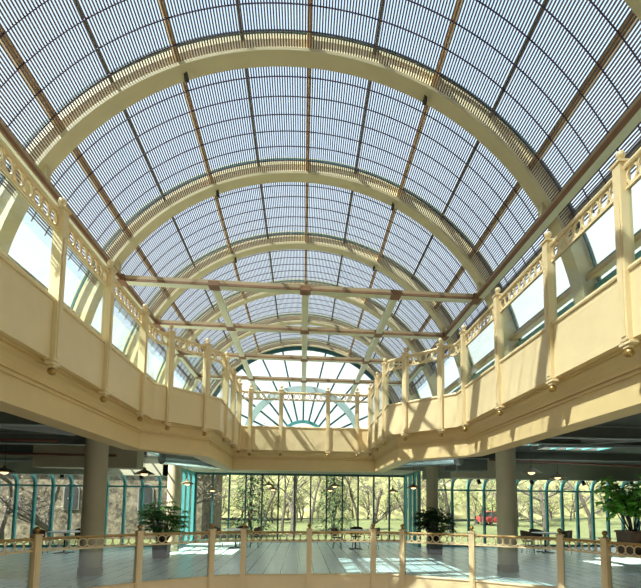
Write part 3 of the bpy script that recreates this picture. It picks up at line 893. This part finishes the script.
def fig(x, y):
    rnd = random.Random(11)
    t = thing('potted_fig_tree', 'tall broad-leaved bright green plant in a dark planter at the right edge', 'potted plant', (x, y, 0))
    m_ = MB(); w = .42
    m_.hexa([(x - w * .9, y - w * .9, 0), (x + w * .9, y - w * .9, 0), (x + w * .9, y + w * .9, 0), (x - w * .9, y + w * .9, 0)],
            [(x - w, y - w, .86), (x + w, y - w, .86), (x + w, y + w, .86), (x - w, y + w, .86)])
    m_.box((x, y, .83), (.9, .9, .08), 0, .01); m_.build('planter', M['planter'], t)
    m_ = MB(); m_.box((x, y, .865), (.74, .74, .02)); m_.build('soil', M['soil'], t)
    st = MB(); fo = MB()
    for k in range(22):
        a = rnd.uniform(0, 2 * PI); r0 = .22 * rnd.random(); r1 = .15 + .85 * rnd.random()
        b = Vector((x + r0 * math.cos(a), y + r0 * math.sin(a), .86)); e = Vector((x + r1 * math.cos(a) - .05, y + r1 * math.sin(a), 1.85 + 1.0 * rnd.random()))
        mid = b.lerp(e, .55) + Vector((0, 0, .15)); st.tube([b, mid, e], [.022, .016, .008], 6)
        for j in range(26):
            u = .5 + .52 * rnd.random(); p = b.lerp(e, u) + Vector((rnd.gauss(0, .10), rnd.gauss(0, .10), rnd.gauss(.04, .08)))
            aa = rnd.uniform(0, 2 * PI); dd = Vector((math.cos(aa), math.sin(aa), rnd.uniform(-.25, .35)))
            leaf(fo, p, dd, .34 + .10 * rnd.random(), .27, .6, .12)
    st.build('stems', M['bark'], t); fo.build('foliage', M['leaff'], t)
fig(12.35, 16.2)

# ------------------------------------------------------------------ outdoors
gm = MB(); nx, ny = 40, 30
def gz(x, y):
    d = max(0, y - 26)
    return -.35 + .016 * d + .25 * math.sin(x * .21) * min(1, d / 10) + .15 * math.sin(y * .3 + x * .1) * min(1, d / 10)
gv = [[gm.bm.verts.new((-75 + 150 * i / nx, 22.4 + 70 * (j / ny) ** 1.3, gz(-75 + 150 * i / nx, 22.4 + 70 * (j / ny) ** 1.3))) for j in range(ny + 1)] for i in range(nx + 1)]
for i in range(nx):
    for j in range(ny): gm.bm.faces.new((gv[i][j], gv[i + 1][j], gv[i + 1][j + 1], gv[i][j + 1]))
struct('lawn', gm, M['lawn'], True)
hm = MB(); nx, ny = 60, 12
def hz(x, v): return -.3 + v * (11.5 + 2.2 * math.sin(x * .11) + 1.3 * math.sin(x * .31 + 1) + .9 * math.sin(x * .7)) + .5
hv = [[hm.bm.verts.new((-90 + 180 * i / nx, 56 + 22 * j / ny + 1.2 * math.sin(i * 1.7 + j), hz(-90 + 180 * i / nx, (j / ny) ** .8))) for j in range(ny + 1)] for i in range(nx + 1)]
for i in range(nx):
    for j in range(ny): hm.bm.faces.new((hv[i][j], hv[i + 1][j], hv[i + 1][j + 1], hv[i][j + 1]))
struct('wooded_hill', hm, M['hill'], True)

def tree(x, y, h, label, seed, leaves, lm, name='bare_tree', spread=.5, r0=.16, lsize=.16, levels=4, lean=(0, 0)):
    rnd = random.Random(seed); z0 = gz(x, y) - .1
    t = thing(name, label, 'tree', (x, y, z0), group='trees outside the windows')
    tr = MB(); lf = MB(); ends = []
    def grow(p, d, L_, r, lev):
        pts = [p]; q = p.copy(); dd = d.copy(); n = 4
        for k in range(n):
            dd = (dd + Vector((rnd.gauss(0, .13), rnd.gauss(0, .13), rnd.gauss(.03, .06)))).normalized(); q = q + dd * L_ / n; pts.append(q.copy())
        tr.tube(pts, [r * (1 - .45 * k / n) for k in range(n + 1)], 6 if lev < 2 else 4)
        if lev >= levels - 2: ends.extend(pts[1:])
        if lev < levels:
            for k in range(3 if lev < 2 else 4):
                u = rnd.randint(1, n); a = rnd.uniform(0, 2 * PI)
                nd = (dd * .7 + Vector((math.cos(a) * spread * 1.6, math.sin(a) * spread * 1.6, rnd.uniform(-.1, .5)))).normalized()
                grow(pts[u], nd, L_ * rnd.uniform(.5, .72), r * .5, lev + 1)
    grow(Vector((x, y, z0)), Vector((lean[0], lean[1], 1)).normalized(), h * .5, r0, 0)
    tr.build('trunk_and_branches', M['bark'], t)
    if leaves and ends:
        for k in range(leaves):
            p = rnd.choice(ends) + Vector((rnd.gauss(0, .22), rnd.gauss(0, .22), rnd.gauss(0, .22)))
            a = rnd.uniform(0, 2 * PI); leaf(lf, p, (math.cos(a), math.sin(a), rnd.uniform(-.6, .6)), lsize * rnd.uniform(.7, 1.3), lsize * .7, .3, .1)
        lf.build('leaves', M[lm], t)
def conifer(x, y, h, label, seed, rb):
    rnd = random.Random(seed); z0 = gz(x, y) - .1
    t = thing('conifer', label, 'tree', (x, y, z0), group='conifers outside the windows')
    m_ = MB(); m_.tube([(x, y, z0), (x, y, z0 + h)], [.16, .02], 8); m_.build('trunk', M['bark'], t)
    lf = MB()
    for k in range(2600):
        u = rnd.random() ** 1.2; r = rb * (1 - u) * math.sqrt(rnd.uniform(.15, 1)); a = rnd.uniform(0, 2 * PI)
        p = (x + r * math.cos(a), y + r * math.sin(a), z0 + .3 + u * (h - .3) - .15 * r)
        leaf(lf, p, (math.cos(a), math.sin(a), rnd.uniform(-.5, .1)), .34, .09, .5, .1)
    lf.build('needles', M['needle'], t)
conifer(-3.3, 30.5, 7.0, 'dark green conifer outside the left half of the bay window', 2, 1.9)
conifer(2.3, 34.0, 7.0, 'pale conifer just right of centre outside the bay window', 4, 1.7)
TR = [(-.6, 29.5, 8, 'forked bare tree left of the centre mullion outside the bay window', 21, 260, 'spring', .55, .20),
      (-1.5, 36, 8, 'slender bare tree right of the dark conifer', 22, 260, 'spring', .45, .13),
      (4.4, 30, 6.5, 'twisted bare tree at the right end of the bay window', 23, 200, 'buds', .8, .16),
      (-6.6, 26.5, 6, 'bare bushy tree against the stone building, left end of the bay window', 24, 260, 'buds', .9, .12),
      (-12.8, 25.2, 6.5, 'dark bare tree against the stone building, left of the left round column', 25, 60, 'buds', .9, .2),
      (-15.4, 25.6, 6.5, 'bare tree at the far left edge outside the curved glazing', 26, 60, 'buds', .9, .17),
      (10.2, 31, 7, 'bare tree outside the right curved glazing, left of the right column', 27, 220, 'spring', .6, .13),
      (15.6, 28.5, 7, 'bare tree outside the right curved glazing, above the right table', 28, 160, 'buds', .9, .17),
      (19.5, 29.5, 7, 'bare tree outside the right curved glazing, beside the fig tree', 29, 160, 'buds', .9, .17),
      (8.6, 38, 8, 'pale spring tree on the lawn behind the dark potted palm', 30, 420, 'spring', .6, .12),
      (.9, 43, 9, 'pale spring tree behind the pale conifer', 31, 420, 'spring', .6, .15),
      (-3.4, 43.5, 9, 'pale spring tree between the dark conifer and the forked tree', 32, 420, 'spring', .6, .15),
      (13.5, 41, 9, 'farther spring tree on the lawn beyond the right round column', 33, 420, 'spring', .6, .15),
      (5.6, 46, 9, 'farthest spring tree seen through the right end of the bay window', 34, 420, 'spring', .6, .15)]
for x, y, h, lab, sd, nl, lm, sp, r0 in TR: tree(x, y, h, lab, sd, nl, lm, 'spring_tree' if nl > 400 else 'bare_tree', sp, r0)

# thicket on the slope: copies of three bare spring saplings that nothing tells apart
TH = 'pale twiggy sapling in the thicket on the slope outside the windows'
protos = []
for q in range(3):
    n0 = set(bpy.data.objects)
    tree(-9 + 9 * q, 47, 7.5, TH, 60 + q, 520, ('spring', 'buds', 'spring')[q], 'sapling', .75, .09, .20)
    protos.append(next(o for o in bpy.data.objects if o not in n0 and o.parent is None))
    protos[-1]['group'] = 'saplings in the thicket'
rn = random.Random(5)
for k in range(42):
    xx = -14 + 48 * (k + rn.uniform(.1, .9)) / 42; yy = rn.uniform(44, 54)
    dup(protos[k % 3], (xx, yy, gz(xx, yy) - .1), rn.uniform(0, 6.28), TH, 'saplings in the thicket')

# stone building beyond the left glazing
t = thing('stone_building', 'mottled stone building with dark windows outside the left glazing', 'building', (-17, 29, -.4))
m_ = MB(); m_.prism([(-34, 28.2), (-5.9, 28.2), (-5.9, 35), (-34, 35)], -.4, 3.9); m_.build('wall', M['brick'], t)
m_ = MB(); m_.hexa([(-34.3, 27.9, 3.9), (-5.6, 27.9, 3.9), (-5.6, 35.4, 3.9), (-34.3, 35.4, 3.9)], [(-34, 30, 6.2), (-9.0, 30, 6.2), (-9.0, 31, 6.2), (-34, 31, 6.2)])
m_.build('roof', M['slate'], t)
for x in (-9.15, -13.3, -18.6):
    f = MB(); f.box2(x - .45, x + .45, 28.13, 28.22, 1.35, 2.5); f.arc(.38, .45, 28.13, 28.22, -90, 90, 12, x, 2.5); fo = f.build('window_surround', M['slate'], t)
    f = MB(); f.box2(x - .36, x + .36, 28.10, 28.14, 1.43, 2.5); f.arc(.0, .36, 28.10, 28.14, -90, 90, 12, x, 2.5); f.build('dark_pane', M['wdark'], fo)
# parked car on the lawn road, far right of the bay
t = thing('car', 'small red car far off on the lawn road, right of the dark potted palm', 'car', (21.2, 51, gz(21.2, 51)))
x, y, z = 21.2, 51, gz(21.2, 51) + .1
def hull(pts, y0, y1, name, mat):
    m_ = MB(); m_.hexa([(y0, a, c) for a, c in pts], [(y1, a, c) for a, c in pts]); return m_.build(name, M[mat], t)
hull([(y - 2, z + .25), (y + 2, z + .25), (y + 2.05, z + .7), (y + 1.2, z + .85), (y - 1.6, z + .88), (y - 2.05, z + .8)], x - .85, x + .85, 'body', 'red')
hull([(y - 1.5, z + .86), (y + 1.1, z + .84), (y + .5, z + 1.4), (y - 1.1, z + 1.42)], x - .75, x + .75, 'cabin', 'wdark')
hull([(y - 1.15, z + 1.41), (y + .55, z + 1.39), (y + .4, z + 1.47), (y - 1.0, z + 1.48)], x - .74, x + .74, 'roof', 'red')
for dx in (-.8, .8):
    for dy in (-1.25, 1.25):
        m_ = MB(); m_.tube([(x + dx - .1, y + dy, z + .25), (x + dx + .1, y + dy, z + .25)], .33, 16); m_.build('wheel', M['tyre'], t, True)

# ------------------------------------------------------------------ light
W = bpy.data.worlds.new('sky'); bpy.context.scene.world = W; W.use_nodes = True
N = W.node_tree.nodes; L = W.node_tree.links; bg = N['Background']
tc = N.new('ShaderNodeTexCoord'); sp = N.new('ShaderNodeSeparateXYZ'); cr = N.new('ShaderNodeValToRGB')
nz = N.new('ShaderNodeTexNoise'); nz.inputs['Scale'].default_value = 2.2; nz.inputs['Detail'].default_value = 5
e = cr.color_ramp.elements; e[0].position = 0.; e[0].color = (1.0, 1.0, 1.0, 1)
e[1].position = 1.; e[1].color = (.62, .80, 1.0, 1)
k = cr.color_ramp.elements.new(.5); k.color = (.95, .98, 1.0, 1)
L.new(tc.outputs['Generated'], sp.inputs[0]); L.new(tc.outputs['Generated'], nz.inputs['Vector'])
ma = N.new('ShaderNodeMath'); ma.operation = 'MULTIPLY_ADD'; ma.inputs[1].default_value = .35; ma.inputs[2].default_value = -.17
ad = N.new('ShaderNodeMath'); ad.operation = 'ADD'
L.new(nz.outputs['Fac'], ma.inputs[0]); L.new(sp.outputs['Z'], ad.inputs[0]); L.new(ma.outputs[0], ad.inputs[1])
L.new(ad.outputs[0], cr.inputs['Fac']); L.new(cr.outputs['Color'], bg.inputs['Color'])
bg.inputs['Strength'].default_value = .95
sd = bpy.data.lights.new('sun', 'SUN'); sd.energy = 12.5; sd.angle = R_(.6); sd.color = (1., .97, .88)
so = bpy.data.objects.new('sun', sd); C.objects.link(so)
so.rotation_euler = Vector((.57, .29, -.77)).to_track_quat('-Z', 'Y').to_euler(); so.location = (-20, -10, 30)

# ------------------------------------------------------------------ camera
F_, P_, R0, Yw = 460., R_(5.22600654), R_(.44357936), R_(-5.62864526)
PX, PY = 347.648, 463.970
fw = Vector((0, math.cos(P_), math.sin(P_))); up = Vector((0, -math.sin(P_), math.cos(P_))); rt = Vector((1, 0, 0))
rz = Matrix.Rotation(Yw, 3, 'Z'); fw, up, rt = rz @ fw, rz @ up, rz @ rt
rt, up = rt * math.cos(R0) + up * math.sin(R0), up * math.cos(R0) - rt * math.sin(R0)
cd = bpy.data.cameras.new('camera'); co = bpy.data.objects.new('camera', cd); C.objects.link(co)
cm = Matrix(((rt.x, up.x, -fw.x, 0), (rt.y, up.y, -fw.y, 0), (rt.z, up.z, -fw.z, 1.7), (0, 0, 0, 1)))
co.matrix_world = cm
cd.sensor_fit = 'HORIZONTAL'; cd.sensor_width = 36; cd.lens = F_ / 641 * 36
cd.shift_x = (320.5 - PX) / 641; cd.shift_y = (PY - 294) / 641; cd.clip_end = 400; cd.clip_start = .05
S = bpy.context.scene; S.camera = co
S.view_settings.view_transform = 'Standard'; S.view_settings.look = 'None'; S.view_settings.gamma = 1; S.view_settings.use_curve_mapping = False
S.view_settings.exposure = .7
S.cycles.transparent_max_bounces = 24; S.cycles.max_bounces = 10; S.cycles.diffuse_bounces = 6
S.cycles.use_denoising = True
